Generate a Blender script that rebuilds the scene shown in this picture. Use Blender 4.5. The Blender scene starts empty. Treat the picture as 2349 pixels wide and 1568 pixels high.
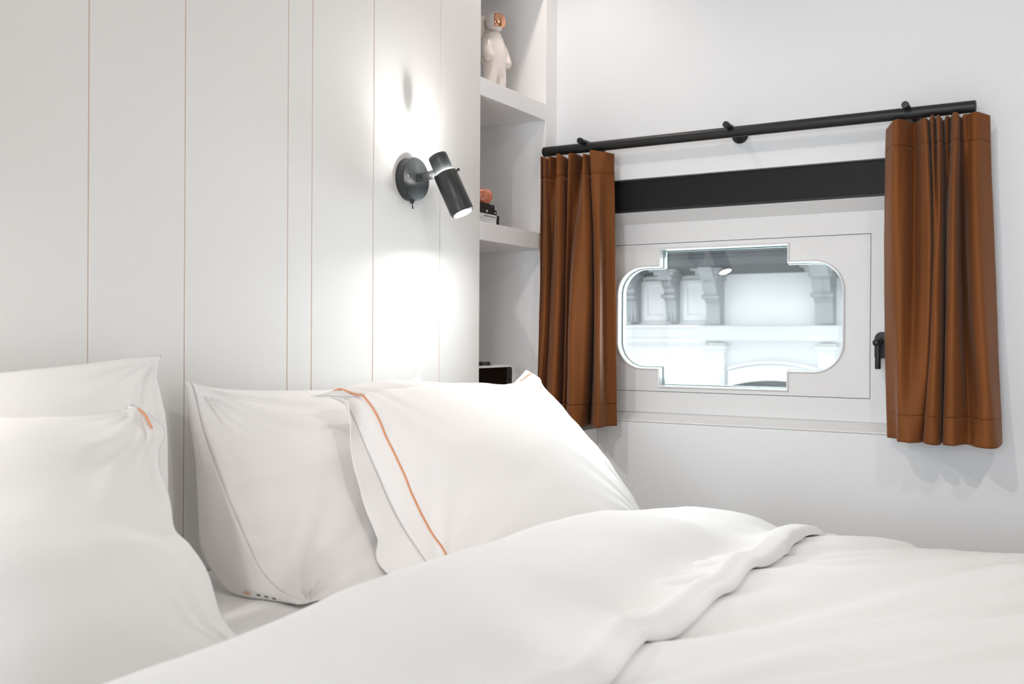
import bpy, bmesh, math, random
import numpy as np
from mathutils import Vector, Matrix, noise
random.seed(7)
S = bpy.context.scene
COL = S.collection

# ------------------------------------------------------------------ camera, sky, light, exposure
cd = bpy.data.cameras.new('camera'); cam = bpy.data.objects.new('camera', cd); COL.objects.link(cam)
cd.sensor_fit = 'HORIZONTAL'; cd.sensor_width = 36.0
cd.lens = 36.0 * 2250.7 / 2349.0
cd.clip_start = 0.01; cd.clip_end = 200
yaw, pitch, roll = math.radians(30.876), math.radians(-0.198), math.radians(0.336)
F = Vector((math.cos(yaw)*math.cos(pitch), math.sin(yaw)*math.cos(pitch), math.sin(pitch)))
r0 = F.cross(Vector((0, 0, 1))).normalized(); u0 = r0.cross(F)
Rr = r0*math.cos(roll) + u0*math.sin(roll); Uu = u0*math.cos(roll) - r0*math.sin(roll)
cam.matrix_world = Matrix(((Rr.x, Uu.x, -F.x, 0.0), (Rr.y, Uu.y, -F.y, -1.35), (Rr.z, Uu.z, -F.z, 0.96), (0, 0, 0, 1)))
cd.dof.use_dof = True; cd.dof.focus_distance = 2.2; cd.dof.aperture_fstop = 6.5
S.camera = cam
S.view_settings.view_transform = 'Standard'; S.view_settings.look = 'None'
S.view_settings.gamma = 1.0; S.view_settings.use_curve_mapping = False
S.view_settings.exposure = 0.12
S.cycles.use_denoising = True
S.cycles.use_adaptive_sampling = True; S.cycles.adaptive_threshold = 0.02
S.cycles.max_bounces = 8; S.cycles.diffuse_bounces = 6; S.cycles.glossy_bounces = 4
S.cycles.transparent_max_bounces = 8; S.cycles.sample_clamp_indirect = 6.0
S.cycles.caustics_reflective = False; S.cycles.caustics_refractive = False

w = bpy.data.worlds.new('sky'); S.world = w; w.use_nodes = True
bgn = w.node_tree.nodes['Background']
bgn.inputs[0].default_value = (0.96, 0.965, 1.0, 1); bgn.inputs[1].default_value = 1.6

W = 2.5            # plane of the window wall
CEIL = 2.28

def light(name, kind, loc, energy, color, parent=None, size=0.05, aim=None, angle=None, blend=0.5, sx=None, sy=None):
    d = bpy.data.lights.new(name, kind); d.energy = energy; d.color = color
    if kind == 'AREA':
        d.shape = 'RECTANGLE'; d.size = sx; d.size_y = sy
    else:
        d.shadow_soft_size = size
    if kind == 'SPOT':
        d.spot_size = math.radians(angle); d.spot_blend = blend
    o = bpy.data.objects.new(name, d); COL.objects.link(o); o.location = loc
    if aim is not None:
        o.rotation_euler = Vector(aim).to_track_quat('-Z', 'Y').to_euler()
    if parent: o.parent = parent
    return o
# soft fill just inside the added, unseen window behind the camera
light('daylight', 'AREA', (0.6, -3.17, 1.35), 5.0, (1.0, 0.935, 0.885), aim=(0, 1, -0.12), sx=1.4, sy=1.2)
# cool fill just inside the added, unseen window of the left wall
light('daylight', 'AREA', (-1.37, -1.15, 0.95), 8.0, (0.84, 0.91, 1.0), aim=(1, 0.04, -0.06), sx=1.3, sy=1.2).data.spread = math.radians(80)
# daylight entering by the small shaped window
light('window_daylight', 'AREA', (2.62, -0.49, 1.02), 9, (0.85, 0.95, 1.0), aim=(-1, 0, -0.1), sx=0.6, sy=0.34)
# ceiling downlights (fittings are built further down)
DOWN = [((2.18, -0.11, CEIL-0.03), 8.0, (1.0, 0.87, 0.79), 115, (0.0, 0.0, -1)),
        ((0.15, -0.62, CEIL-0.03), 32, (1.0, 0.92, 0.87), 74, (2.35, -0.42, -1.5)),
        ((0.6, -1.9, CEIL-0.03), 19, (1.0, 0.92, 0.87), 140, (0.3, 0.35, -1))]  # last one is an added, unseen fill over the bed

# ------------------------------------------------------------------ materials
def new_mat(name):
    m = bpy.data.materials.new(name); m.use_nodes = True
    return m, m.node_tree, m.node_tree.nodes['Principled BSDF']
def mat(name, col, rough=0.5, metal=0.0, noise_amt=0.0, noise_scale=20, bump=0.0, bump_scale=200, sheen=0.0, sheen_tint=(1, 1, 1), spec=0.5, coat=0.0, stretch=(1, 1, 1), dist=0.001):
    m, nt, b = new_mat(name)
    b.inputs['Base Color'].default_value = (*col, 1); b.inputs['Roughness'].default_value = rough
    b.inputs['Metallic'].default_value = metal; b.inputs['Specular IOR Level'].default_value = spec
    b.inputs['Coat Weight'].default_value = coat
    if sheen:
        b.inputs['Sheen Weight'].default_value = sheen; b.inputs['Sheen Roughness'].default_value = 0.35
        b.inputs['Sheen Tint'].default_value = (*sheen_tint, 1)
    tc = nt.nodes.new('ShaderNodeTexCoord')
    mp = nt.nodes.new('ShaderNodeMapping'); mp.inputs['Scale'].default_value = stretch
    nt.links.new(tc.outputs['Object'], mp.inputs['Vector'])
    if noise_amt:
        n = nt.nodes.new('ShaderNodeTexNoise'); n.inputs['Scale'].default_value = noise_scale; n.inputs['Detail'].default_value = 4
        r = nt.nodes.new('ShaderNodeMapRange'); r.inputs['To Min'].default_value = 1-noise_amt; r.inputs['To Max'].default_value = 1+noise_amt
        mx = nt.nodes.new('ShaderNodeMix'); mx.data_type = 'RGBA'; mx.blend_type = 'MULTIPLY'; mx.inputs[0].default_value = 1
        mx.inputs[6].default_value = (*col, 1)
        nt.links.new(mp.outputs[0], n.inputs['Vector']); nt.links.new(n.outputs['Fac'], r.inputs['Value'])
        nt.links.new(r.outputs['Result'], mx.inputs[7]); nt.links.new(mx.outputs[2], b.inputs['Base Color'])
    if bump:
        n2 = nt.nodes.new('ShaderNodeTexNoise'); n2.inputs['Scale'].default_value = bump_scale; n2.inputs['Detail'].default_value = 3
        bp = nt.nodes.new('ShaderNodeBump'); bp.inputs['Strength'].default_value = bump; bp.inputs['Distance'].default_value = dist
        nt.links.new(mp.outputs[0], n2.inputs['Vector']); nt.links.new(n2.outputs['Fac'], bp.inputs['Height'])
        nt.links.new(bp.outputs['Normal'], b.inputs['Normal'])
    return m
def emit(name, col, strength):
    m, nt, b = new_mat(name)
    b.inputs['Base Color'].default_value = (0.9, 0.9, 0.9, 1)
    b.inputs['Emission Color'].default_value = (*col, 1); b.inputs['Emission Strength'].default_value = strength
    return m

M = {}
M['wall'] = mat('white_wall_paint', (0.80, 0.795, 0.785), 0.7, bump=0.06, bump_scale=90)
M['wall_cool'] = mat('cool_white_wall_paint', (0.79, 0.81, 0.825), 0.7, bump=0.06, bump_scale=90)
M['stone_light'] = mat('light_grey_stone', (0.41, 0.43, 0.44), 0.85, noise_amt=0.16, noise_scale=5, bump=0.2, bump_scale=20)  # corbel copy of the trim stone, lit faces lightened into its colour
M['panel'] = mat('white_panel_lacquer', (0.80, 0.78, 0.757), 0.5, bump=0.02, bump_scale=60)
M['groove'] = mat('bare_panel_groove', (0.74, 0.60, 0.51), 0.8, noise_amt=0.05)  # groove faces carry a peach tone
M['joinery'] = mat('white_joinery_paint', (0.88, 0.87, 0.865), 0.45, bump=0.02, bump_scale=70)
M['ceiling'] = mat('ceiling_paint', (0.82, 0.80, 0.78), 0.8, bump=0.03)
M['floor'] = mat('oak_floor', (0.42, 0.28, 0.17), 0.5, noise_amt=0.2, noise_scale=6, stretch=(1, 12, 1))
M['frame'] = mat('white_window_lacquer', (0.72, 0.725, 0.725), 0.35, bump=0.01)
M['cotton'] = mat('white_cotton', (0.83, 0.805, 0.785), 0.85, bump=0.10, bump_scale=900, sheen=0.08, dist=0.0004)
M['cotton_duvet'] = mat('white_duvet_cotton', (0.83, 0.823, 0.815), 0.85, bump=0.10, bump_scale=900, sheen=0.08, dist=0.0004)
M['piping'] = mat('orange_cord', (0.72, 0.30, 0.14), 0.7, noise_amt=0.12, noise_scale=300)
M['velvet'] = mat('rust_velvet', (0.190, 0.063, 0.016), 0.75, noise_amt=0.22, noise_scale=9, bump=0.25, bump_scale=700, sheen=0.16, sheen_tint=(1.0, 0.74, 0.58), spec=0.2, stretch=(1, 1, 0.45), dist=0.0006)
M['black_metal'] = mat('matt_black_metal', (0.014, 0.0145, 0.0145), 0.42, noise_amt=0.15, noise_scale=60, spec=0.4)
M['lamp_black'] = mat('black_lamp_lacquer', (0.024, 0.027, 0.027), 0.38, noise_amt=0.18, noise_scale=45)
M['steel'] = mat('dull_steel', (0.4, 0.41, 0.41), 0.35, metal=1.0)
M['black_box'] = mat('black_blind_paint', (0.006, 0.0065, 0.007), 0.5, noise_amt=0.1, spec=0.25)
M['ceramic'] = mat('blush_white_porcelain', (0.83, 0.765, 0.72), 0.22, coat=0.4)
M['copper'] = mat('polished_copper', (0.80, 0.40, 0.24), 0.08, metal=1.0)
M['vase'] = mat('copper_orange_glaze', (0.62, 0.19, 0.10), 0.15, noise_amt=0.1, noise_scale=40, coat=0.7)
M['book_black'] = mat('black_book_cloth', (0.02, 0.022, 0.023), 0.6, noise_amt=0.15, noise_scale=80)
M['book_white'] = mat('white_book_cover', (0.74, 0.76, 0.77), 0.5)
M['paper'] = mat('book_pages', (0.76, 0.73, 0.66), 0.9, noise_amt=0.1, noise_scale=120, stretch=(1, 1, 12))
M['radio_white'] = mat('white_radio_plastic', (0.80, 0.81, 0.82), 0.3)
M['screen'] = mat('black_glass_screen', (0.004, 0.004, 0.004), 0.25, spec=0.15)
M['dark_plastic'] = mat('dark_grey_plastic', (0.035, 0.038, 0.042), 0.4)
M['bulb'] = emit('lit_bulb', (1.0, 0.985, 0.96), 420)
M['gap'] = emit('lit_gap', (1.0, 0.985, 0.96), 1500)
M['lens'] = emit('lit_downlight_lens', (1.0, 0.95, 0.90), 12)
M['facade'] = mat('white_stucco', (0.86, 0.875, 0.88), 0.9, noise_amt=0.04, noise_scale=3, bump=0.2, bump_scale=8)
M['stone'] = mat('grey_stone_trim', (0.115, 0.125, 0.13), 0.85, noise_amt=0.18, noise_scale=5, bump=0.2, bump_scale=20)  # cornice copy of the trim stone, soffit shade darkened into its colour
M['dark_glass'] = mat('dark_street_window', (0.10, 0.12, 0.125), 0.1)
M['street'] = mat('street_asphalt', (0.25, 0.25, 0.25), 0.9, noise_amt=0.1)
M['label_dark'] = mat('dark_label_print', (0.05, 0.05, 0.05), 0.8)
M['label_orange'] = mat('orange_label_print', (0.80, 0.47, 0.30), 0.8)
def glass_mat():
    m = bpy.data.materials.new('window_glass'); m.use_nodes = True; nt = m.node_tree
    nt.nodes.clear()
    out = nt.nodes.new('ShaderNodeOutputMaterial'); mix = nt.nodes.new('ShaderNodeMixShader')
    tr = nt.nodes.new('ShaderNodeBsdfTransparent'); tr.inputs[0].default_value = (0.955, 0.99, 0.99, 1)
    gl = nt.nodes.new('ShaderNodeBsdfGlossy'); gl.inputs['Roughness'].default_value = 0.01
    fr = nt.nodes.new('ShaderNodeFresnel'); fr.inputs[0].default_value = 1.6
    nt.links.new(fr.outputs[0], mix.inputs[0]); nt.links.new(tr.outputs[0], mix.inputs[1]); nt.links.new(gl.outputs[0], mix.inputs[2])
    nt.links.new(mix.outputs[0], out.inputs[0])
    return m
M['glass'] = glass_mat()

# ------------------------------------------------------------------ helpers
def tag(o, label=None, cat=None, group=None, kind=None):
    if label: o['label'] = label
    if cat: o['category'] = cat
    if group: o['group'] = group
    if kind: o['kind'] = kind
    return o
def empty(name, loc=(0, 0, 0)):
    o = bpy.data.objects.new(name, None); COL.objects.link(o); o.location = loc; o.empty_display_size = 0.05
    return o
class MB:
    def __init__(s): s.v = []; s.f = []; s.mi = []
    def add(s, v, f, mi=0):
        n = len(s.v); s.v += [tuple(p) for p in v]; s.f += [tuple(i+n for i in q) for q in f]; s.mi += [mi]*len(f)
        return s
    def box(s, a, b, mi=0):
        x0, y0, z0 = a; x1, y1, z1 = b
        v = [(x0, y0, z0), (x1, y0, z0), (x1, y1, z0), (x0, y1, z0), (x0, y0, z1), (x1, y0, z1), (x1, y1, z1), (x0, y1, z1)]
        return s.add(v, [(0, 3, 2, 1), (4, 5, 6, 7), (0, 1, 5, 4), (1, 2, 6, 5), (2, 3, 7, 6), (3, 0, 4, 7)], mi)
    def rings(s, rings, cap0=True, cap1=True, mi=0):
        n = len(rings[0]); v = [p for r in rings for p in r]; f = []
        for i in range(len(rings)-1):
            for j in range(n):
                k = (j+1) % n
                f.append((i*n+j, i*n+k, (i+1)*n+k, (i+1)*n+j))
        if cap0: f.append(tuple(range(n-1, -1, -1)))
        if cap1: f.append(tuple((len(rings)-1)*n+j for j in range(n)))
        return s.add(v, f, mi)
    def lathe(s, prof, org, axis, n=40, caps=True, mi=0):
        # prof: (distance along axis, radius)
        a = Vector(axis).normalized(); t = a.orthogonal().normalized(); b = a.cross(t); o = Vector(org)
        rings = [[o + a*d + (t*math.cos(2*math.pi*j/n) + b*math.sin(2*math.pi*j/n))*max(r, 1e-5) for j in range(n)] for d, r in prof]
        return s.rings(rings, caps, caps, mi)
    def cyl(s, p0, p1, r, n=24, bev=0.0, mi=0):
        p0 = Vector(p0); p1 = Vector(p1); L = (p1-p0).length
        prof = [(0, r), (L, r)] if not bev else [(0, r-bev), (bev, r), (L-bev, r), (L, r-bev)]
        return s.lathe(prof, p0, p1-p0, n, True, mi)
    def tube(s, pts, r, n=8, flat=1.0, mi=0):
        pts = [Vector(p) for p in pts]; rings = []
        for i, p in enumerate(pts):
            d = (pts[min(i+1, len(pts)-1)] - pts[max(i-1, 0)]).normalized()
            t = d.cross(Vector((0, -0.6, 0.8))).normalized(); b = d.cross(t)
            rings.append([p + (t*math.cos(2*math.pi*j/n) + b*math.sin(2*math.pi*j/n)*flat)*r for j in range(n)])
        return s.rings(rings, True, True, mi)
    def grid(s, G, mi=0, flip=False):
        nu, nv = len(G), len(G[0]); f = []
        for i in range(nu-1):
            for j in range(nv-1):
                q = (i*nv+j, (i+1)*nv+j, (i+1)*nv+j+1, i*nv+j+1)
                f.append(q[::-1] if flip else q)
        return s.add([p for r in G for p in r], f, mi)
    def prism(s, poly, ax, a, b, mi=0):
        def P(p, v):
            q = list(p); q.insert(ax, v); return tuple(q)
        n = len(poly); v = [P(p, a) for p in poly]+[P(p, b) for p in poly]
        f = [tuple(range(n)), tuple(range(2*n-1, n-1, -1))]+[(i, i+n, (i+1) % n+n, (i+1) % n) for i in range(n)]
        return s.add(v, f, mi)
    def build(s, name, mats, parent=None, smooth=False, bevel=0.0, angle=40, weld=False, recalc=True):
        me = bpy.data.meshes.new(name); me.from_pydata(s.v, [], s.f)
        if not isinstance(mats, (list, tuple)): mats = [mats]
        for m in mats: me.materials.append(m)
        me.polygons.foreach_set('material_index', s.mi)
        bm = bmesh.new(); bm.from_mesh(me)
        if weld: bmesh.ops.remove_doubles(bm, verts=bm.verts, dist=1e-5)
        if recalc: bmesh.ops.recalc_face_normals(bm, faces=bm.faces)
        bm.to_mesh(me); bm.free(); me.update()
        o = bpy.data.objects.new(name, me); COL.objects.link(o)
        if smooth:
            me.polygons.foreach_set('use_smooth', [True]*len(me.polygons))
            if angle: me.set_sharp_from_angle(angle=math.radians(angle))
        if bevel:
            md = o.modifiers.new('bevel', 'BEVEL'); md.width = bevel; md.segments = 2; md.limit_method = 'ANGLE'; md.angle_limit = math.radians(40)
        if parent:
            o.parent = parent; o.location = -parent.location if parent.parent is None else (0, 0, 0)
        return o
def sub(child, parent):      # sub-part of a part; both meshes are in the same local frame
    child.parent = parent; child.location = (0, 0, 0); return child

def smooth_line(pts, n):
    """n points along a Catmull-Rom curve through pts, even in arc length."""
    P = np.array(pts, float); Q = np.vstack([2*P[0]-P[1], P, 2*P[-1]-P[-2]]); out = []
    for i in range(1, len(Q)-2):
        for t in np.linspace(0, 1, 24, endpoint=False):
            a, b, c, d = Q[i-1], Q[i], Q[i+1], Q[i+2]
            out.append(0.5*((2*b)+(-a+c)*t+(2*a-5*b+4*c-d)*t*t+(-a+3*b-3*c+d)*t**3))
    out.append(Q[-2]); out = np.array(out)
    s = np.concatenate([[0], np.cumsum(np.linalg.norm(np.diff(out, axis=0), axis=1))])
    t = np.linspace(0, s[-1], n)
    return np.stack([np.interp(t, s, out[:, k]) for k in range(P.shape[1])], 1)
def nz(x, y, z=0.0): return noise.noise(Vector((x, y, z)))
def fb(x, y, z=0.0, o=3): return noise.fractal(Vector((x, y, z)), 1.0, 2.0, o)

def plate_with_holes(outer, holes, thick, bevel=0.0):
    """2D outline with holes -> mesh data standing in the plane x = 0, local (y, z), from x = -thick/2 to thick/2."""
    c = bpy.data.curves.new('outline', 'CURVE'); c.dimensions = '2D'; c.fill_mode = 'BOTH'
    c.extrude = thick/2 - bevel; c.bevel_depth = bevel; c.bevel_resolution = 2; c.offset = -bevel
    for poly in [outer]+holes:
        sp = c.splines.new('POLY'); sp.points.add(len(poly)-1); sp.use_cyclic_u = True
        for p, q in zip(sp.points, poly): p.co = (q[0], q[1], 0, 1)
    t = bpy.data.objects.new('outline', c); COL.objects.link(t)
    dg = bpy.context.evaluated_depsgraph_get(); dg.update()
    me = bpy.data.meshes.new_from_object(t.evaluated_get(dg))
    bpy.data.objects.remove(t); bpy.data.curves.remove(c)
    vs = [(v.co.z, v.co.x, v.co.y) for v in me.vertices]; fs = [tuple(p.vertices) for p in me.polygons]
    bpy.data.meshes.remove(me)
    return vs, fs
def rect(y0, y1, z0, z1): return [(y0, z0), (y1, z0), (y1, z1), (y0, z1)]

# ------------------------------------------------------------------ the room
RX0, RY0 = -1.4, -3.2
PEND = 2.0956                 # right-hand end of the panelled headboard wall
mb = MB().box((RX0, RY0, -0.06), (W+0.1, 0.4, 0)); tag(mb.build('floor', M['floor']), kind='structure')
mb = MB().box((RX0, RY0, CEIL), (W+0.1, 0.4, CEIL+0.06)); tag(mb.build('ceiling', M['ceiling']), kind='structure')
vs, fs = plate_with_holes(rect(RY0, 0.04, 0.0, CEIL), [rect(-1.85, -0.45, 0.35, 1.70)], 0.1)
tag(MB().add([(x+RX0-0.05, y, z) for x, y, z in vs], fs).build('wall_left', M['wall']), kind='structure')
def big_window(name, ax, at, a0, a1, z0, z1, n_bars):
    root = empty(name, (at, (a0+a1)/2, z0) if ax == 0 else ((a0+a1)/2, at, z0)); tag(root, kind='structure')
    P = lambda u, d, z: (at+d, u, z) if ax == 0 else (u, at+d, z)
    def bx(u0, u1, d0, d1, q0, q1): 
        a, b = P(u0, d0, q0), P(u1, d1, q1); return MB().box(tuple(map(min, a, b)), tuple(map(max, a, b)))
    f = MB()
    for u0, u1, q0, q1 in ((a0, a0+.05, z0, z1), (a1-.05, a1, z0, z1), (a0+.05, a1-.05, z0, z0+.05), (a0+.05, a1-.05, z1-.05, z1)):
        b = bx(u0, u1, -.03, .03, q0, q1); f.add(b.v, b.f)
    f.build('window_frame', M['frame'], root)
    for k in range(1, n_bars+1):
        u = a0+(a1-a0)*k/(n_bars+1); bx(u-.02, u+.02, -.02, .02, z0+.051, z1-.051).build('mullion', M['frame'], root)
    bx(a0+.0505, a1-.0505, -.003, .003, z0+.0505, z1-.0505).build('glass_pane', M['glass'], root)
big_window('window_2', 0, RX0-0.05, -1.85, -0.45, 0.35, 1.70, 1)  # added out of view to bring in cool side fill
big_window('window_3', 1, RY0-0.05, -0.15, 1.35, 0.70, 2.0, 1)  # added out of view to bring in soft light from behind
mb = MB()
mb.box((RX0, RY0-0.1, 0), (-0.15, RY0, CEIL)); mb.box((1.35, RY0-0.1, 0), (W+0.1, RY0, CEIL))
mb.box((-0.15, RY0-0.1, 0), (1.35, RY0, 0.7)); mb.box((-0.15, RY0-0.1, 2.0), (1.35, RY0, CEIL))
tag(mb.build('wall_front', M['wall']), kind='structure')
# panelled headboard wall: boards with narrow open joints, drawn as one profile pulled up to the ceiling
grooves = [-1.15, -0.965, -0.725, -0.66, -0.475, -0.235, -0.02, 0.19, 0.43, 0.62, 0.9719, 1.1597, 1.4090, 1.4771, 1.6697, 1.9201]
prof = [(RX0, 0.0)]
for g in grooves:
    hw = 0.0011
    prof += [(g-hw-0.0006, 0.0), (g-hw, 0.0006), (g-hw, 0.0014), (g+hw, 0.0014), (g+hw, 0.0006), (g+hw+0.0006, 0.0)]
prof += [(PEND-0.001, 0.0), (PEND, 0.001), (PEND, 0.04), (RX0, 0.04)]
mb = MB(); n = len(prof)
v = [(x, y, 0.0) for x, y in prof]+[(x, y, CEIL) for x, y in prof]
for i in range(n):
    j = (i+1) % n
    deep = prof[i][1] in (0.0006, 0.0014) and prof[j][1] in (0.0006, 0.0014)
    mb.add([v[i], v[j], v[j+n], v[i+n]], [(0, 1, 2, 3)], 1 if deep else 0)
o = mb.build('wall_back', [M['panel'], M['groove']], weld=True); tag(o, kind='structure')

# window wall with the recess cut out
RZ0, RZ1, RYA, RYB = 0.7315, 1.4025, -0.118, -0.962
vs, fs = plate_with_holes(rect(RY0, 0.44, 0.0, CEIL), [rect(RYB, RYA, RZ0, RZ1)], 0.1, 0.0015)
mb = MB().add([(x+W+0.05, y, z) for x, y, z in vs], fs)
tag(mb.build('wall_right', M['wall_cool']), kind='structure')
# niche behind the end of the panelling
mb = MB().box((PEND-0.05, 0.36, 0), (W, 0.4, CEIL)); mb.box((PEND-0.05, 0.04, 0), (PEND-0.02, 0.36, CEIL))
tag(mb.build('wall_niche', M['wall']), kind='structure')

# ------------------------------------------------------------------ niche shelving
sh = empty('niche_shelving', (2.26, 0.15, 0)); tag(sh, 'white built in shelving in the niche between panelling and window wall', 'shelves')
SX1 = 2.437
MB().box((SX1, 0.0, 0), (W-0.0005, 0.358, CEIL-0.001)).build('side_panel', M['joinery'], sh, bevel=0.001)
MB().box((PEND-0.019, 0.0412, 0), (PEND, 0.358, CEIL-0.001)).build('side_panel', M['joinery'], sh)
for zt in (1.947+0.0465, 1.6245, 1.2574):
    MB().box((PEND+0.0005, 0.0, zt-0.0463), (SX1-0.0005, 0.358, zt)).build('shelf', M['joinery'], sh, bevel=0.0012)
CT = 0.824
MB().box((PEND+0.0005, 0.0, CT-0.05), (SX1-0.0005, 0.358, CT)).build('counter', M['joinery'], sh, bevel=0.0012)
MB().box((PEND+0.0005, 0.012, 0.0), (SX1-0.0005, 0.03, CT-0.0505)).build('lower_door', M['joinery'], sh, bevel=0.001)
lg = MB().box((PEND-0.06, -0.1385, 0.0), (W-0.001, -0.0008, 0.7096)).build('bedside_ledge', M['joinery'], bevel=0.0015)
tag(lg, 'low white boxed ledge in the corner below the left curtain, mostly hidden by pillows', 'ledge')

# ------------------------------------------------------------------ window
WIN = empty('window_1', (W+0.05, -0.53, 0.74)); tag(WIN, 'white window with a cross shaped pane with rounded ends', 'window', kind='structure')
FX = 2.54
def cross(ins=0.0):
    yl, yr = -0.178-ins, -0.8025+ins; cl, cr = -0.3030-ins, -0.6632+ins
    zb, zt = 0.8765+ins, 1.1650-ins; cb, ctp = 0.8280+ins, 1.2117-ins
    R = 0.078-ins; out = []
    def arc(cy, cz, a0, a1):
        for k in range(13):
            a = math.radians(a0+(a1-a0)*k/12); out.append((cy+R*math.cos(a), cz+R*math.sin(a)))
    r2 = 0.002
    out.extend([(cr, cb), (cl, cb), (cl, zb)])
    arc(yl-R, zb+R, 270, 360); arc(yl-R, zt-R, 0, 90)
    out.extend([(cl, zt), (cl, ctp), (cr, ctp), (cr, zt)])
    arc(yr+R, zt-R, 90, 180); arc(yr+R, zb+R, 180, 270)
    out.append((cr, zb))
    return out
# fixed outer frame
vs, fs = plate_with_holes(rect(RYB+0.001, RYA-0.001, 0.7575, 1.2827), [rect(-0.8651, -0.150, 0.8155, 1.2257)], 0.05, 0.001)
MB().add([(x+FX+0.025, y, z) for x, y, z in vs], fs).build('window_frame', M['frame'], WIN)
# opening leaf, flush, with the cross cut out
vs, fs = plate_with_holes(rect(-0.8640, -0.1511, 0.8167, 1.2245), [cross()], 0.048, 0.001)
leaf = MB().add([(x+FX+0.0245, y, z) for x, y, z in vs], fs).build('window_leaf', M['frame'], WIN)
# rounded bead around the cut-out
def loop_strip(a, b, xa, xb, mb_):
    n = len(a); v = [(xa, p[0], p[1]) for p in a]+[(xb, p[0], p[1]) for p in b]
    mb_.add(v, [(i, (i+1) % n, (i+1) % n+n, i+n) for i in range(n)])
mb = MB(); c0, c1, c2, c3 = cross(-0.001), cross(0.001), cross(0.0042), cross(0.0055)
loop_strip(c0, c1, FX-0.0003, FX-0.005, mb); loop_strip(c1, c2, FX-0.005, FX-0.004, mb); loop_strip(c2, c3, FX-0.004, FX+0.003, mb); loop_strip(c3, cross(0.0058), FX+0.003, FX+0.047, mb)
sub(mb.build('glazing_bead', M['frame'], None, weld=True, smooth=True, angle=30), leaf)
leaf.location = -WIN.location
PANE = (3.0, 1.4)
# glass pane, tilted slightly to move the lamp's reflection across it
vs, fs = plate_with_holes(cross(0.0059), [], 0.004)
PYAW, PPIT = math.radians(PANE[0]), math.radians(PANE[1])
gm = MB().add([(x+FX+0.0245+(y+0.49)*math.tan(PYAW)+(z-1.02)*math.tan(PPIT), y, z) for x, y, z in vs], fs)
gp = gm.build('glass_pane', M['glass'], None); sub(gp, leaf)
mb = MB(); g0, g1 = cross(0.0058), cross(0.0085)
loop_strip(g0, g1, FX+0.0235, FX+0.0225, mb); loop_strip(g1, g1, FX+0.0225, FX+0.031, mb)
M['seal'] = mat('sea_green_glass_edge', (0.30, 0.44, 0.45), 0.3)
sub(mb.build('glass_edge', M['seal'], None, weld=True), leaf)
# espagnolette handle
h = MB()
hy, hz0, hz1 = -0.8930, 0.917, 0.9815
ring = []
for k in range(13):
    a = math.pi*k/12; ring.append((hy+0.0165*math.cos(a), hz1-0.0165+0.0165*math.sin(a)))
for k in range(13):
    a = math.pi+math.pi*k/12; ring.append((hy+0.0165*math.cos(a), hz0+0.004+0.004*math.sin(a)))
h.rings([[(FX-0.0002, y, z) for y, z in ring], [(FX-0.010, y, z) for y, z in ring], [(FX-0.012, hy+(y-hy)*0.9, 0.95+(z-0.95)*0.96) for y, z in ring]])
hb = h.build('window_handle', M['black_metal'], WIN, smooth=True, angle=35)
h = MB().cyl((FX-0.011, -0.8912, 0.9595), (FX-0.055, -0.8912, 0.9575), 0.0075, 20)
h.lathe([(-0.0095, 0.003), (-0.0085, 0.0068), (-0.004, 0.0096), (0.001, 0.0100), (0.006, 0.0085), (0.0095, 0.004)], (FX-0.052, -0.8898, 0.9555), (-1, 0, 0), 24)
h.lathe([(0, 0.006), (0.003, 0.0068), (0.060, 0.0068), (0.0625, 0.0062), (0.063, 0.004)], (FX-0.052, -0.8925, 0.9545), (0, 0, -1), 20)
sub(h.build('lever', M['black_metal'], None, smooth=True, angle=35), hb)
# sloped reveal above the frame and sloping sill below it
mb = MB().prism([(FX-0.001, 1.2822), (W+0.006, 1.3114), (W+0.09, 1.3114), (W+0.09, 1.2830), (FX+0.03, 1.2829)], 1, RYB+0.0005, RYA-0.0005)
mb.build('head_moulding', M['frame'], WIN)
mb = MB().prism([(W+0.002, 0.7318), (W-0.0005, 0.7345), (W+0.001, 0.7375), (FX-0.004, 0.7535), (FX+0.004, 0.7535), (FX+0.004, 0.7572), (W+0.09, 0.7572), (W+0.09, 0.7318)], 1, RYB+0.0005, RYA-0.0005)
mb.build('window_sill', M['frame'], WIN)
# black panel above
bb = empty('blind_box', (W+0.05, -0.54, 1.3115)); tag(bb, 'long flat black box panel set in the recess above the window', 'blind box')
MB().box((W+0.007, RYB+0.0006, 1.3118), (W+0.095, RYA-0.0006, 1.398)).build('cassette', M['black_box'], bb, bevel=0.001)
MB().box((W+0.003, RYB+0.0006, 1.3120), (W+0.0066, RYA-0.0006, 1.3175)).build('bottom_bar', M['black_metal'], bb, bevel=0.0008)

# ------------------------------------------------------------------ curtain rod
rod = empty('curtain_rod', (W, -0.55, 1.4855)); tag(rod, 'black metal curtain rod on three wall brackets above the window', 'curtain rod')
MB().lathe([(0, 0.011), (0.002, 0.0135), (1.106, 0.0135), (1.108, 0.011)], (2.42, -0.003, 1.4858), (0, -1, 0.0006), 32).build('pole', M['black_metal'], rod, smooth=True, angle=50)
for ky in (-0.1355, -0.5450, -0.9670):
    br = MB().lathe([(0, 0.0215), (0.005, 0.0215), (0.0062, 0.0205)], (W-0.0002, ky, 1.4925), (-1, 0, 0), 32).build('wall_disc', M['black_metal'], rod, smooth=True, angle=35)
    st = MB().cyl((W-0.005, ky, 1.4990), (W-0.112, ky, 1.4990), 0.0072, 20)
    st.lathe([(0, 0.0078), (0.0015, 0.0082), (0.014, 0.0082), (0.0155, 0.0074)], (W-0.104, ky, 1.4990), (-1, 0, 0), 24)
    sub(st.build('stem', M['black_metal'], None, smooth=True, angle=35), br)

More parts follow.
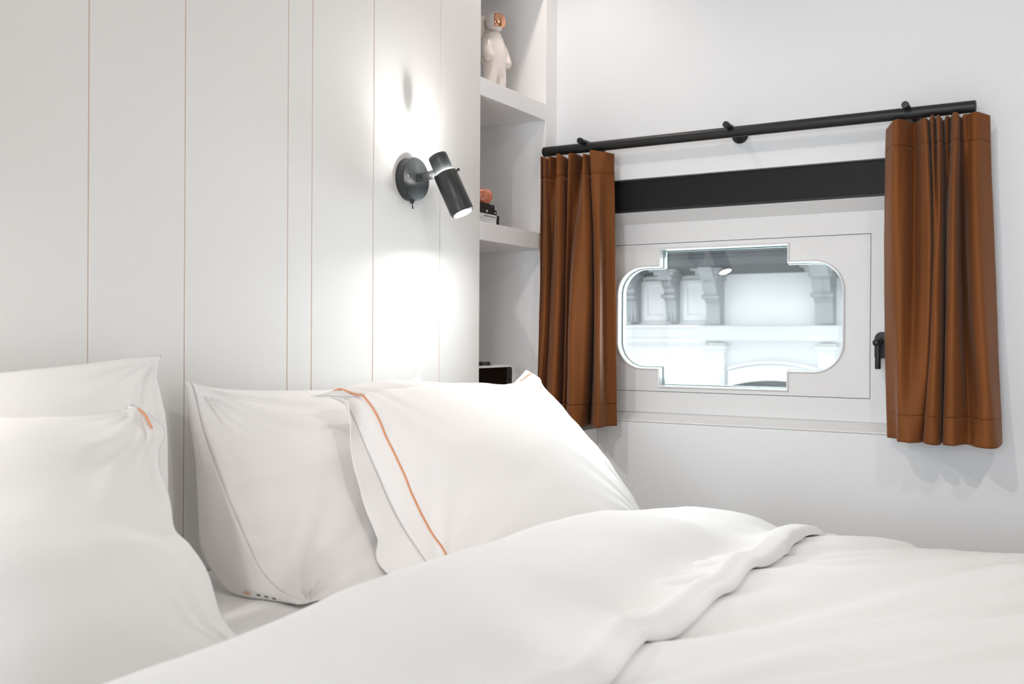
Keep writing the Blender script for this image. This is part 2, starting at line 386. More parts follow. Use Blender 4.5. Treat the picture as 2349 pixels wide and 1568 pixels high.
# ------------------------------------------------------------------ curtains
RC = [(-0.9107, .045, -0.9084, .04, -0.9197, .05), (-0.9443, .105, -0.9429, .11, -0.9473, .075), (-0.961, .085, -0.9644, .12, -0.9594, .12),
      (-0.977, .06, -0.9824, .085, -0.9833, .135), (-0.9965, .09, -1.0093, .11, -1.0002, .125), (-1.0093, .108, -1.0254, .12, -1.0084, .105),
      (-1.012, .075, -1.0191, .06, -1.006, .075), (-1.0235, .105, -1.0277, .11, -1.0142, .12), (-1.026, .075, -1.0387, .125, -1.0335, .135),
      (-1.0381, .112, -1.0459, .11, -1.0469, .12), (-1.0428, .07, -1.0419, .05, -1.043, .06), (-1.0529, .10, -1.0466, .05, -1.047, .07),
      (-1.0565, .07, -1.0564, .10, -1.0565, .125), (-1.0674, .10, -1.0675, .125, -1.0788, .14), (-1.0762, .115, -1.0776, .12, -1.0955, .115),
      (-1.0794, .08, -1.0816, .06, -1.109, .11), (-1.0897, .10, -1.0935, .07, -1.1258, .13), (-1.0961, .085, -1.1101, .11, -1.1465, .14),
      (-1.1126, .09, -1.1285, .12, -1.162, .12), (-1.1354, .06, -1.1495, .06, -1.1651, .06)]
LC = [(-0.006, .098, -0.008, .10, -0.012, .115), (-0.0047, .085, -0.0094, .095, -0.010, .112), (-0.023, .108, -0.032, .11, -0.0126, .118),
      (-0.0201, .085, -0.0307, .09, -0.0126, .09), (-0.0353, .10, -0.0117, .072, -0.008, .072), (-0.0397, .07, -0.0418, .095, -0.0321, .10),
      (-0.0667, .11, -0.0731, .12, -0.0649, .13), (-0.0764, .10, -0.0827, .11, -0.0758, .12), (-0.073, .065, -0.0696, .075, -0.0627, .08),
      (-0.1046, .11, -0.083, .09, -0.0815, .10), (-0.1091, .09, -0.0847, .075, -0.0871, .09), (-0.1047, .055, -0.1045, .10, -0.1057, .11),
      (-0.1104, .05, -0.132, .13, -0.1346, .135), (-0.1409, .10, -0.1584, .13, -0.1532, .13), (-0.1442, .08, -0.1732, .115, -0.155, .11),
      (-0.1383, .06, -0.1514, .06, -0.1345, .05), (-0.1646, .105, -0.1776, .10, -0.1675, .09), (-0.1857, .10, -0.2055, .12, -0.2104, .13),
      (-0.2042, .095, -0.1918, .075, -0.2058, .085), (-0.2132, .07, -0.2207, .07, -0.2214, .06)]
def curtain(name, K, zt, zb, label, seed):
    root = empty(name, (2.42, (K[0][0]+K[-1][0])/2, zt)); tag(root, label, 'curtain')
    K = np.array(K); NS, NZ = 240, 90
    K[:, 1::2] = np.clip(0.090+(K[:, 1::2]-0.090)*1.4, 0.022, 0.158)
    cols = [smooth_line([(K[i, 2*j], K[i, 2*j+1]) for i in range(len(K))], NS) for j in range(3)]
    # keep the same fold at the same parameter at every height: resample per control interval instead of by arc length
    def per(K2):
        P = np.array(K2); Q = np.vstack([2*P[0]-P[1], P, 2*P[-1]-P[-2]]); out = []
        m = (NS-1)/(len(P)-1)
        for k in range(NS):
            u = min(k/m, len(P)-1-1e-6); i = int(u)+1; t = u-int(u); a, b, c, d = Q[i-1], Q[i], Q[i+1], Q[i+2]
            out.append(0.5*((2*b)+(-a+c)*t*0.9+(2*a-5*b+4*c-d)*t*t*0.9+(-a+3*b-3*c+d)*t**3*0.9+0.1*((-2*b+2*c)*t)))
        return np.array(out)
    T, Mi, B = [per([(K[i, 2*j], K[i, 2*j+1]) for i in range(len(K))]) for j in range(3)]
    def band(z0, z1, nz_, bulge):
        G = []
        for a in range(nz_):
            z = z0+(z1-z0)*a/(nz_-1); h = (zt-z)/(zt-zb); row = []
            # quadratic through the three heights
            l0 = (1-h)*(1-2*h); l1 = 4*h*(1-h); l2 = h*(2*h-1)
            for k in range(NS):
                y, off = T[k]*l0+Mi[k]*l1+B[k]*l2
                s = k/(NS-1)
                off += 0.0035*fb(s*9+seed, z*5, seed, 2)*(0.3+h) + bulge
                y += 0.0012*fb(s*12+seed, z*7, 3+seed, 2)
                zz = z + 0.003*fb(s*6+seed, 1.7, seed)*(1 if a in (0, nz_-1) else 0.6)*h + (0.0035*math.sin(s*23+seed) if z > zt-0.03 else 0)*(1-h)
                row.append((W-off, y, zz))
            G.append(row)
        return G
    hem = zb+0.060; head = zt-0.060
    def cloth(nm, G):
        o = MB().grid(G).build(nm, M['velvet'], root, smooth=True, angle=0, recalc=False)
        md = o.modifiers.new('thick', 'SOLIDIFY'); md.thickness = 0.0022; md.offset = 0
        return o
    cloth('header_band', band(zt, head, 10, 0.0006))
    cloth('drape', band(head, hem, NZ, 0.0))
    cloth('hem_band', band(hem, zb, 12, 0.0008))
    return root
curtain('curtain', LC, 1.4675, 0.7235, 'rust brown velvet curtain left of the window, beside the shelves and pillow', 1.3)
curtain('curtain', RC, 1.4680, 0.7300, 'rust brown velvet curtain at the right end of the black rod, covering the handle side', 5.1)

# ------------------------------------------------------------------ wall lamp
def wall_lamp(bx, mir, label):
    LAMP = empty('wall_lamp', (bx, 0.0, 1.3195)); tag(LAMP, label, 'lamp')
    AX = Vector((0.073*mir, -0.4286, -0.9005)).normalized()
    P0 = Vector((bx, -0.0003, 1.3195))
    bp = MB().lathe([(0, 0.0485), (0.022, 0.0485), (0.0235, 0.0478), (0.0242, 0.046)], P0, (0, -1, 0), 64).build('base_plate', M['lamp_black'], LAMP, smooth=True, angle=35)
    mb = MB().lathe([(0, 0.0031), (0.0008, 0.0028), (0.0009, 0.0012)], (bx-0.0325, -0.0240, 1.3220), (0, -1, 0), 16)
    sub(mb.build('screw', M['steel'], None, smooth=True, angle=35), bp)
    mb = MB().lathe([(0, 0.006), (0.004, 0.0058), (0.0065, 0.004), (0.0075, 0.002)], (bx-0.001, -0.012, 1.3197-0.0478), (0, 0, -1), 20)
    mb.lathe([(0, 0.0013), (0.008, 0.0016), (0.012, 0.0019), (0.0132, 0.001)], (bx-0.001, -0.012, 1.3197-0.0545), (0.0, -0.15, -1), 12)
    sub(mb.build('toggle_switch', M['lamp_black'], None, smooth=True, angle=35), bp)
    SC = Vector((bx+0.0112*mir, -0.095, 1.3256))          # centre of the sleeve's upper rim
    A0, A1 = Vector((bx+0.0005, -0.0238, 1.3205)), SC - AX*0.004 + Vector((0, 0.021, 0.0))
    mb = MB()
    d = (A1-A0).normalized(); sd = Vector((1, 0, 0)); up = sd.cross(d).normalized()
    ringf = lambda c, hw, hh: [c+sd*hw*sx+up*hh*sz for sx, sz in ((-1, -.8), (-.8, -1), (.8, -1), (1, -.8), (1, .8), (.8, 1), (-.8, 1), (-1, .8))]
    mb.rings([ringf(A0, .0045, .0085), ringf(A0+d*0.02, .0045, .0085), ringf(A1-d*0.004, .0045, .0095), ringf(A1+d*0.003, .0045, .0095)])
    arm = mb.build('arm', M['lamp_black'], LAMP, smooth=True, angle=30)
    for q in (0.30, 0.68):
        c = A0.lerp(A1, q); mb = MB().lathe([(0, 0.0042), (0.0018, 0.0040), (0.002, 0.0022)], c-sd*0.0042, -sd, 18)
        sub(mb.build('bolt', M['steel'] if q > 0.5 else M['lamp_black'], None, smooth=True, angle=35), arm)
    MB().lathe([(-0.046, 0.020), (-0.0465, 0.0211), (-0.045, 0.0218), (-0.036, 0.0218), (-0.0357, 0.0212), (-0.0345, 0.0212), (-0.0342, 0.0218), (0.05, 0.0218), (0.05, 0.0)], SC, AX, 48).build('inner_tube', M['lamp_black'], LAMP, smooth=True, angle=35)
    sl = MB().lathe([(0.0, 0.0250), (-0.0004, 0.0262), (0.0006, 0.0268), (0.092, 0.0268), (0.0965, 0.0256), (0.0985, 0.0228), (0.0985, 0.0212), (0.094, 0.0205), (0.094, 0.0240), (0.02, 0.0250), (0.0, 0.0250)], SC, AX, 56, caps=False).build('sleeve', M['lamp_black'], LAMP, smooth=True, angle=35)
    t1 = AX.cross(Vector((0, -1, 0))).normalized(); t2 = AX.cross(t1).normalized()
    for ang in (15, 135, 255):
        a = math.radians(ang); dr = t1*math.cos(a)+t2*math.sin(a)
        mb = MB().lathe([(0, 0.0020), (0.0035, 0.0020), (0.0036, 0.0034), (0.0075, 0.0034), (0.0083, 0.0024)], SC+AX*0.0045+dr*0.0262, dr, 16)
        sub(mb.build('thumb_screw', M['lamp_black'], None, smooth=True, angle=35), sl)
    MB().lathe([(0.0945, 0.0), (0.0945, 0.0204), (0.0955, 0.0206), (0.0965, 0.0204), (0.0975, 0.012), (0.0978, 0.0)], SC, AX, 40, caps=False).build('bulb', M['bulb'], LAMP, smooth=True, angle=60)
    MB().lathe([(0.0034, 0.0220), (0.0034, 0.0248)], SC, AX, 48, caps=False).build('light_gap', M['gap'], LAMP)
wall_lamp(1.794, 1, 'black adjustable wall spot lamp, lit, on the white panelled wall by the niche')
wall_lamp(0.406, 1, 'matching black wall spot lamp above the far left pillows, beyond the picture edge')

# ------------------------------------------------------------------ recessed ceiling downlights
for i, (loc, en, colr, ang, aim) in enumerate(DOWN):
    lab = ['recessed ceiling downlight in front of the niche shelving', 'recessed ceiling downlight over the left pillows', 'recessed ceiling downlight above the foot of the bed'][i]
    dl = empty('ceiling_downlight', (loc[0], loc[1], CEIL)); tag(dl, lab, 'ceiling light')
    MB().lathe([(0, 0.036), (0.004, 0.036), (0.006, 0.034), (0.006, 0.028), (0.001, 0.027)], (loc[0], loc[1], CEIL-0.0002), (0, 0, -1), 40, caps=False).build('trim_ring', M['joinery'], dl, smooth=True, angle=35)
    MB().lathe([(0.002, 0.0), (0.002, 0.0268)], (loc[0], loc[1], CEIL-0.0002), (0, 0, -1), 32, caps=False).build('lens', M['lens'], dl)
    l = light('downlight_beam', 'SPOT', (0, 0, -0.03), en, colr, size=0.022, aim=aim, angle=ang, blend=0.8); l.parent = dl

# ------------------------------------------------------------------ bed
BT = 0.545
bed = empty('bed', (1.1, -1.08, 0)); tag(bed, 'low double bed under the white bedding against the panelled wall', 'bed')
MB().box((0.24, -2.16, 0.05), (1.95, -0.004, 0.27)).build('bed_base', M['joinery'], bed, bevel=0.01)
MB().box((0.255, -2.14, 0.271), (1.935, -0.012, BT-0.012)).build('mattress', M['cotton_duvet'], bed, bevel=0.03, smooth=False)
NX, NY = 130, 130; G = []
for i in range(NX):
    x = 0.248+1.694*i/(NX-1); row = []
    for j in range(NY):
        y = -2.147+2.139*j/(NY-1)
        e = min(x-0.248, 1.942-x, y+2.147); e = max(0.0, e)
        z = BT - 0.05*math.exp(-e/0.012) - (0.20 if e == 0 else 0)
        a = (x*0.45+y*0.9)
        z += 0.0035*fb(a*16+2, (x*0.9-y*0.4)*4, 1.1) * (1 if e > 0.03 else 0)
        if e > 0.02: z = max(z, BT-0.010)
        row.append((x, y, z))
    G.append(row)
fs_ = MB().grid(G).build('fitted_sheet', M['cotton_duvet'], None, smooth=True, angle=0)
tag(fs_, 'white fitted sheet over the mattress, seen between pillows and duvet', 'sheet')

# ------------------------------------------------------------------ pillows
def coons(top, bot, lef, rig, ns, nt):
    T, B = smooth_line(top, ns), smooth_line(bot, ns); L, R_ = smooth_line(lef, nt), smooth_line(rig, nt)
    s = np.linspace(0, 1, ns)[:, None, None]; t = np.linspace(0, 1, nt)[None, :, None]
    c00, c10, c01, c11 = T[0], T[-1], B[0], B[-1]
    return ((1-t)*T[:, None, :]+t*B[:, None, :]+(1-s)*L[None]+s*R_[None]
            - ((1-s)*(1-t)*c00+s*(1-t)*c10+(1-s)*t*c01+s*t*c11))
def pillow_body(top, bot, lef, rig, tf, tb, seed, wr=0.006, ns=130, nt=110, sag=0.0, extra=None, ymax=-0.004, pa=0.62, pb=0.55, par=None):
    Mid = coons(top, bot, lef, rig, ns, nt)
    ds = np.gradient(Mid, axis=0); dt = np.gradient(Mid, axis=1)
    N = np.cross(ds, dt); N /= np.linalg.norm(N, axis=2, keepdims=True)+1e-9
    if N[ns//2, nt//2, 1] > 0: N = -N              # towards the room
    s = np.linspace(0, 1, ns)[:, None]; t = np.linspace(0, 1, nt)[None, :]
    ts = t**(1-sag)
    pe = np.where(s > 0.5, pa if par is None else par, pa)
    ws = np.abs(np.sin(np.pi*s))**pe*np.ones_like(t); wt = np.abs(np.sin(np.pi*ts))**pb*np.ones_like(s)
    prof = ws*wt
    wn = np.zeros((ns, nt))
    for i in range(ns):
        for j in range(nt):
            a, b = i/(ns-1), j/(nt-1)
            q = 0.0
            for cx, cy, k in ((0, 0, 1.0), (1, 0, 2.3), (0, 1, 3.1), (1, 1, 4.7)):
                dx, dy = (a-cx), (b-cy)*0.72; d = math.hypot(dx, dy)
                th = math.atan2(abs(dy), abs(dx)+1e-6)
                q += math.exp(-d/0.20)*noise.noise(Vector((th*6.5+k*7, d*2.2, seed+k)))*1.7
            q += 0.75*fb(a*2.6+seed, b*2.3, seed*1.7, 2)+0.35*(1-abs(noise.noise(Vector((a*3.2+b*2.1+seed, b*4.0-a*1.6, seed+5)))*2.2))*0.6
            # short creases running in from the seams
            ed = min(a, 1-a, b, 1-b)
            along = b if min(a, 1-a) < min(b, 1-b) else a
            q += 0.9*math.exp(-ed/0.05)*noise.noise(Vector((along*15+seed, ed*6, seed+9)))
            wn[i, j] = q
    edge = np.minimum(1, np.minimum(np.minimum(s, 1-s), np.minimum(t, 1-t)*0.9)/0.035)
    f_th = tf*prof+wr*wn*edge
    if extra is not None: f_th = f_th+extra(s, t)*edge
    b_th = tb*prof+wr*0.6*wn[:, ::-1]*edge
    Fr = Mid+N*f_th[:, :, None]; Bk = Mid-N*np.maximum(b_th, 0)[:, :, None]
    for A in (Fr, Bk):
        A[:, :, 1] = np.minimum(A[:, :, 1], ymax)
        A[:, :, 2] = np.maximum(A[:, :, 2], BT+0.003)
    return Fr, Bk, N
def body_obj(name, Fr, Bk, parent):
    mb = MB().grid(Fr.tolist()).grid(Bk.tolist(), flip=True)
    return mb.build(name, M['cotton'], parent, smooth=True, angle=0, weld=True)
def ruled(name, inner, outer, parent, bow=0.008, bowdir=(-1, 0, 0), n=70, m=14, seed=0.0):
    A, B = smooth_line(inner, n), smooth_line(outer, n); G = []
    for k in range(m):
        q = k/(m-1); row = []
        for i in range(n):
            p = A[i]*(1-q)+B[i]*q
            wv = math.sin(math.pi*q)*bow+0.004*q*fb(i/n*5+seed, q*1.5, seed)
            p = p+np.array(bowdir)*wv
            p[2] = max(p[2], BT+0.0015)
            row.append(tuple(p))
        G.append(row)
    o = MB().grid(G).build(name, M['cotton'], parent, smooth=True, angle=0)
    md = o.modifiers.new('thick', 'SOLIDIFY'); md.thickness = 0.0018; md.offset = 0
    return o, G
def patch(G, i0, j0, du, dv, off):     # small flat label lying on a grid
    c = Vector(G[i0][j0]); e1 = (Vector(G[i0][j0+1])-c).normalized(); e2 = (Vector(G[i0+1][j0])-c).normalized()
    n = e1.cross(e2).normalized()
    if n.y > 0: n = -n
    e2 = n.cross(e1)
    return [c+n*off+e1*du*a+e2*dv*b for a, b in ((-1, -1), (1, -1), (1, 1), (-1, 1))]

# back left pillow, leaning on the panelling
p = empty('pillow', (0.75, -0.15, BT)); tag(p, 'white pillow at the far left leaning on the panelling behind the largest front pillow', 'pillow')
Fr, Bk, N = pillow_body([(.42, -.075, .925), (.55, -.08, .905), (.70, -.08, .905), (.78, -.08, .910), (.90, -.08, .919), (.98, -.075, .9265), (1.05, -.075, .931)],
    [(.42, -.24, .552), (.72, -.255, .552), (.94, -.24, .552)],
    [(.42, -.075, .925), (.43, -.12, .80), (.42, -.24, .552)],
    [(1.05, -.075, .931), (1.037, -.08, .898), (1.036, -.09, .87), (1.032, -.11, .81), (.985, -.17, .68), (.94, -.24, .552)], .065, .045, 2.2, wr=0.005)
body_obj('pillow_body', Fr, Bk, p)
# front left pillow
p = empty('pillow', (0.58, -0.33, BT)); tag(p, 'largest white pillow in the front left corner with a folded ear showing orange piping', 'pillow')
L2 = [(.27, -.215, .862), (.28, -.28, .77), (.26, -.45, .552)]
R2 = [(.897, -.202, .866), (.922, -.216, .847), (.929, -.230, .828), (.905, -.248, .805), (.890, -.269, .779), (.887, -.286, .757), (.879, -.303, .737), (.866, -.326, .711), (.877, -.341, .691), (.884, -.366, .658), (.874, -.398, .617), (.874, -.412, .600), (.882, -.43, .579), (.89, -.445, .552)]
def ex2(s, t): return 0.030*np.exp(-((s-.45)/.4)**2-((t-.66)/.22)**2)
Fr, Bk, N = pillow_body([(.27, -.215, .862), (.42, -.215, .852), (.58, -.21, .852), (.70, -.206, .854), (.82, -.206, .8545), (.863, -.205, .857), (.897, -.202, .866)],
    [(.26, -.45, .552), (.58, -.47, .552), (.89, -.445, .552)], L2, R2, .080, .05, 6.4, wr=0.0072, sag=0.12, extra=ex2, pa=1.25)
fb2 = body_obj('pillow_body', Fr, Bk, p)
nn = 7
pts = [tuple(Fr[int(126-0.6*k), 1+int(1.0*k)]+N[int(126-0.6*k), 1+int(1.0*k)]*0.0015) for k in range(nn)]
MB().tube(smooth_line([(.900, -.210, .8605), (.904, -.219, .852), (.9045, -.233, .834)], 12), 0.0018, flat=0.6).build('piping', M['piping'], p, smooth=True, angle=0)

# middle pillow
p = empty('pillow', (1.42, -0.17, BT)); tag(p, 'white pillow in the middle, partly behind the pillow with the long orange stripe', 'pillow')
L3 = [(1.112, -.07, .886), (1.118, -.074, .864), (1.123, -.092, .797), (1.125, -.136, .714), (1.125, -.181, .642), (1.125, -.220, .591), (1.127, -.262, .564), (1.135, -.31, .552)]
Fr, Bk, N = pillow_body([(1.112, -.07, .886), (1.16, -.075, .8745), (1.26, -.08, .866), (1.41, -.08, .860), (1.60, -.08, .860), (1.70, -.078, .868), (1.738, -.075, .888)],
    [(1.135, -.31, .552), (1.28, -.335, .552), (1.44, -.335, .552), (1.745, -.29, .552)], L3,
    [(1.738, -.075, .888), (1.735, -.09, .84), (1.74, -.17, .70), (1.745, -.29, .552)], .075, .045, 9.7, wr=0.0125, sag=0.18, pa=0.72)
body_obj('pillow_body', Fr, Bk, p)
fl, G = ruled('case_flap', L3, [(1.110, -.062, .887), (1.114, -.064, .865), (1.118, -.072, .796), (1.118, -.083, .711), (1.116, -.092, .626), (1.116, -.118, .579), (1.118, -.148, .556), (1.120, -.187, .549), (1.125, -.25, .5485), (1.130, -.29, .5485)], p, bow=0.006, seed=1.0)
mb = MB().add(patch(G, 10, 55, .0055, .0022, 0.0022), [(0, 1, 2, 3)], 0)
tag(sub(mb.build('care_label', M['label_orange'], None), fl), 'small orange care label')
mb = MB()
for k in range(3): mb.add(patch(G, 9-k, 58+2*k, .0035, .0012, 0.0022), [(0, 1, 2, 3)], 0)
sub(mb.build('label_print', M['label_dark'], None), fl)

# striped pillow in front
p = empty('pillow', (1.65, -0.34, BT)); tag(p, 'white pillow with a long orange piped stripe, in front below the wall lamp', 'pillow')
L4 = [(1.272, -.195, .860), (1.300, -.20, .8585), (1.325, -.205, .848), (1.333, -.222, .829), (1.335, -.276, .735), (1.336, -.324, .654), (1.338, -.388, .581), (1.34, -.42, .552)]
T4 = [(1.272, -.195, .860), (1.335, -.198, .864), (1.40, -.20, .862), (1.48, -.20, .858), (1.62, -.20, .849), (1.79, -.20, .842), (1.90, -.202, .850), (1.945, -.204, .868), (1.988, -.20, .888)]
R4 = [(1.988, -.20, .888), (1.992, -.232, .866), (1.982, -.250, .842), (1.982, -.335, .752), (1.985, -.425, .656), (1.985, -.485, .588), (1.98, -.52, .552)]
Fr, Bk, N = pillow_body(T4, [(1.34, -.42, .552), (1.50, -.47, .552), (1.75, -.52, .552), (1.98, -.52, .552)], L4, R4, .075, .028, 14.2, wr=0.0065, sag=0.10, pa=0.75, par=0.42)
body4 = body_obj('pillow_body', Fr, Bk, p)
ruled('case_flap', L4, [(1.268, -.192, .861), (1.292, -.192, .857), (1.308, -.2305, .8535), (1.308, -.243, .832), (1.303, -.253, .7615), (1.29, -.2777, .720), (1.29, -.2902, .677), (1.29, -.3139, .632), (1.29, -.3186, .621), (1.29, -.3169, .5955), (1.29, -.3281, .5787), (1.29, -.3555, .564), (1.30, -.39, .5485)], p, bow=0.004, seed=4.0)
ci = 7
pts = [tuple(Fr[min(129, ci), j]+N[ci, j]*0.0012) for j in range(0, 106)]
MB().tube(smooth_line(pts[::4], 120), 0.0019, flat=0.7).build('piping', M['piping'], p, smooth=True, angle=0)
pts = [tuple(Fr[i, j]+N[i, j]*0.0012) for i, j in ((117, 3), (119, 4), (121, 4), (123, 4), (125, 5))]
MB().tube(smooth_line(pts, 16), 0.0011, flat=0.6).build('piping', M['piping'], p, smooth=True, angle=0)
mb = MB()
for i, j, r_ in ((121, 14, .003), (123, 15, .0035), (124, 16, .0025), (119, 16, .0018)):
    Gp = Fr.tolist(); mb.add(patch(Gp, i, j, r_, 0.0016, 0.0012), [(0, 1, 2, 3)])
mb.build('embroidery', M['label_orange'], p)

# ------------------------------------------------------------------ duvet
def fall(x):          # height of the turned-back edge along the bed's width
    return float(np.interp(x, [0.2, 0.45, 0.60, 0.80, 1.0, 1.25, 1.43, 1.63, 1.80, 1.90, 1.935, 1.96, 1.98], [0.0, -0.012, -0.006, .006, .005, .006, -0.004, -0.026, -0.050, -0.068, -0.090, -0.14, -0.24]))
def zmain(x, y):
    b = float(np.interp(x, [0.2, 0.5, 1.0, 1.5, 1.8, 1.92, 1.95, 1.97, 1.98], [.585, .610, .618, .604, .590, .576, .553, .49, .36]))
    b += 0.010*math.exp(-((y+1.35)/0.25)**2)
    a = x*0.87-y*0.49; c = x*0.49+y*0.87           # folds run diagonally across the bed
    q = noise.noise(Vector((a*1.5+3, c*9.0, 2.0)))*0.021+noise.noise(Vector((a*2.6+7, c*21.0, 5.0)))*0.013
    q += (1-abs(noise.noise(Vector((a*1.2+1.5, c*6.5, 8.0))))*2)*0.021-0.0105
    return b+q
def yhem(x): return -0.926+0.010*noise.noise(Vector((x*3.1, 0.3, 1.0)))+0.005*noise.noise(Vector((x*11.0, 1.3, 2.0)))+0.012*math.exp(-((x-1.68)/0.10)**2)
def zflap(x, y):
    yh = yhem(x); q = (y-yh)/(-0.68-yh)            # 0 at hem, 1 at ridge
    zr = 0.688+fall(x)
    zh = max(zmain(x, yh)+0.015, 0.0)
    q = min(max(q, 0.0), 1.0)
    s = q*q*(3-2*q)*0.5+q*0.5
    z = zh*(1-s)+zr*s
    a = x*0.86-y*0.5; c = x*0.5+y*0.86
    z += (0.013*noise.noise(Vector((a*2.2+4, c*7.0, 3.0)))+0.005*noise.noise(Vector((a*3.2, c*16.0, 6.0)))*1.1)*min(1, 4*q*(1.15-q))
    d = y-yh
    rl = min(max((1.80-x)/0.25, 0.0), 1.0)
    z += 0.010*rl*math.exp(-((d-0.028)/0.015)**2)-0.013*math.exp(-((d-0.085)/0.045)**2)
    z += 0.016*math.exp(-((x-1.60)/0.16)**2)*math.exp(-(q/0.22)**2)-0.020*math.exp(-((x-1.45)/0.26)**2)*math.exp(-((q-0.34)/0.22)**2)
    return z
duv = empty('duvet', (1.1, -1.3, BT)); tag(duv, 'white duvet spread over the bed with its top edge folded back', 'duvet')
G = []
XS = np.linspace(0.21, 1.98, 210)
for x in XS:
    row = []
    for y in np.linspace(-0.66, -2.25, 190):
        z = zmain(x, y)
        if y < -2.17: z -= (-(y+2.17))**1.0*3.0
        row.append((x, y, z))
    G.append(row)
o = MB().grid(G).build('duvet_body', M['cotton_duvet'], duv, smooth=True, angle=0)
md = o.modifiers.new('thick', 'SOLIDIFY'); md.thickness = 0.02; md.offset = -1
G = []
for x in np.linspace(0.205, 1.984, 220):
    row = []; yh = yhem(x); zr = zflap(x, -0.68); z0 = max(zmain(x, yh), 0)
    low = min(0.556, zr-0.06)
    zh = zflap(x, yh)
    row += [(x, -0.70, max(low+0.02, 0.30)), (x, yh+0.05, z0+0.001), (x, yh+0.004, z0+0.0015), (x, yh-0.002, z0+0.004), (x, yh-0.003, z0+(zh-z0)*0.5), (x, yh-0.002, zh-0.004), (x, yh+0.002, zh-0.0005)]
    for y in np.linspace(yh+0.008, -0.68, 90): row.append((x, float(y), zflap(x, float(y))))
    R_h = (zr-low)/2
    for k in range(1, 17):
        a = math.pi/2-math.pi*k/16
        row.append((x, -0.68+0.062*math.cos(a)*(1 if k < 16 else 1), zr-R_h+R_h*math.sin(a)))
    row.append((x, -0.70, low+0.001))
    G.append(row)
o = MB().grid(G).build('turned_back_flap', M['cotton_duvet'], duv, smooth=True, angle=55)

# ------------------------------------------------------------------ things on the shelves
# astronaut figurine
az = 1.6247; ac = Vector((2.293, 0.085, az))
ast = empty('astronaut_figurine', tuple(ac)); tag(ast, 'white porcelain astronaut figurine with a copper visor on the upper shelf', 'figurine')
fx, fy = Vector((0.0, -1.0, 0)), Vector((1.0, 0.0, 0))   # facing, figure's left
def AP(f, l, z): return tuple(ac+fx*f+fy*l+Vector((0, 0, z)))
me = bpy.data.meshes.new('suit'); vs, es, rs = [], [], []
def chain(pts, start=None):
    prev = start
    for (f, l, z, r) in pts:
        vs.append(AP(f, l, z)); rs.append(r)
        if prev is not None: es.append((prev, len(vs)-1))
        prev = len(vs)-1
    return prev
chain([(0, 0, .092, .034)]); pel = 0
tor = chain([(0, 0, .118, .0355), (0, 0, .146, .034), (0, 0, .166, .025), (0.001, 0, .180, .021)], pel)
for sgn in (1, -1):
    chain([(0.002, .022*sgn, .070, .0235), (0.004, .0245*sgn, .045, .021), (0.002, .025*sgn, .022, .020), (0.008, .026*sgn, .010, .0155), (0.022, .028*sgn, .009, .013)], pel)
    chain([(0.0, .033*sgn, .152, .019), (0.004, .045*sgn, .124, .0175), (0.012, .047*sgn, .102, .0165), (0.018, .042*sgn, .088, .0155)], 2)
me.from_pydata(vs, es, [])
so = bpy.data.objects.new('suit', me); COL.objects.link(so)
sk = so.modifiers.new('skin', 'SKIN'); sk.use_smooth_shade = True
for i, d in enumerate(me.skin_vertices[0].data):
    d.radius = (rs[i], rs[i]*0.94); d.use_root = (i == 0)
ss = so.modifiers.new('sub', 'SUBSURF'); ss.levels = 2; ss.render_levels = 2
me.materials.append(M['ceramic'])
so.parent = ast; so.location = -ast.location
hc = Vector(AP(0.004, 0, 0.2045))
def ellip(c, rx, ry, rz, nu=32, nv=20, a0=0.0, a1=1.0):
    rings = []
    for i in range(nv+1):
        ph = math.pi*(a0+(a1-a0)*i/nv)
        rings.append([c+fx*(rx*math.sin(ph)*math.cos(2*math.pi*j/nu))+fy*(ry*math.sin(ph)*math.sin(2*math.pi*j/nu))+Vector((0, 0, rz*math.cos(ph))) for j in range(nu)])
    return rings
MB().rings(ellip(hc, .0265, .0255, .0285)).build('helmet', M['ceramic'], ast, smooth=True, angle=0)
G = []
for i in range(15):
    ph = math.radians(52+76*i/14); row = []
    for j in range(21):
        th = math.radians(-68+136*j/20)
        row.append(hc+fx*(.0283*math.sin(ph)*math.cos(th)+0.0015)+fy*(.0272*math.sin(ph)*math.sin(th))+Vector((0, 0, .0293*math.cos(ph)+0.001)))
    G.append(row)
vz = MB().grid(G).build('visor', M['copper'], ast, smooth=True, angle=0); tag(vz, 'copper mirrored visor')
md = vz.modifiers.new('t', 'SOLIDIFY'); md.thickness = 0.002
mb = MB()
q = [(-.026, -.026), (-.026, .026), (-.058, .022), (-.058, -.022)]
pr = []
for z_, k_ in ((.105, .86), (.110, .96), (.155, 1.0), (.212, 1.0), (.221, .94), (.2245, .80)):
    ring = []
    for kk in range(24):
        a = 2*math.pi*kk/24; ca, sa = math.cos(a), math.sin(a)
        ring.append(AP(-.040+.017*k_*math.copysign(abs(ca)**.5, ca), .030*k_*math.copysign(abs(sa)**.5, sa), z_))
    pr.append(ring)
mb.rings(pr).build('backpack', M['ceramic'], ast, smooth=True, angle=60)

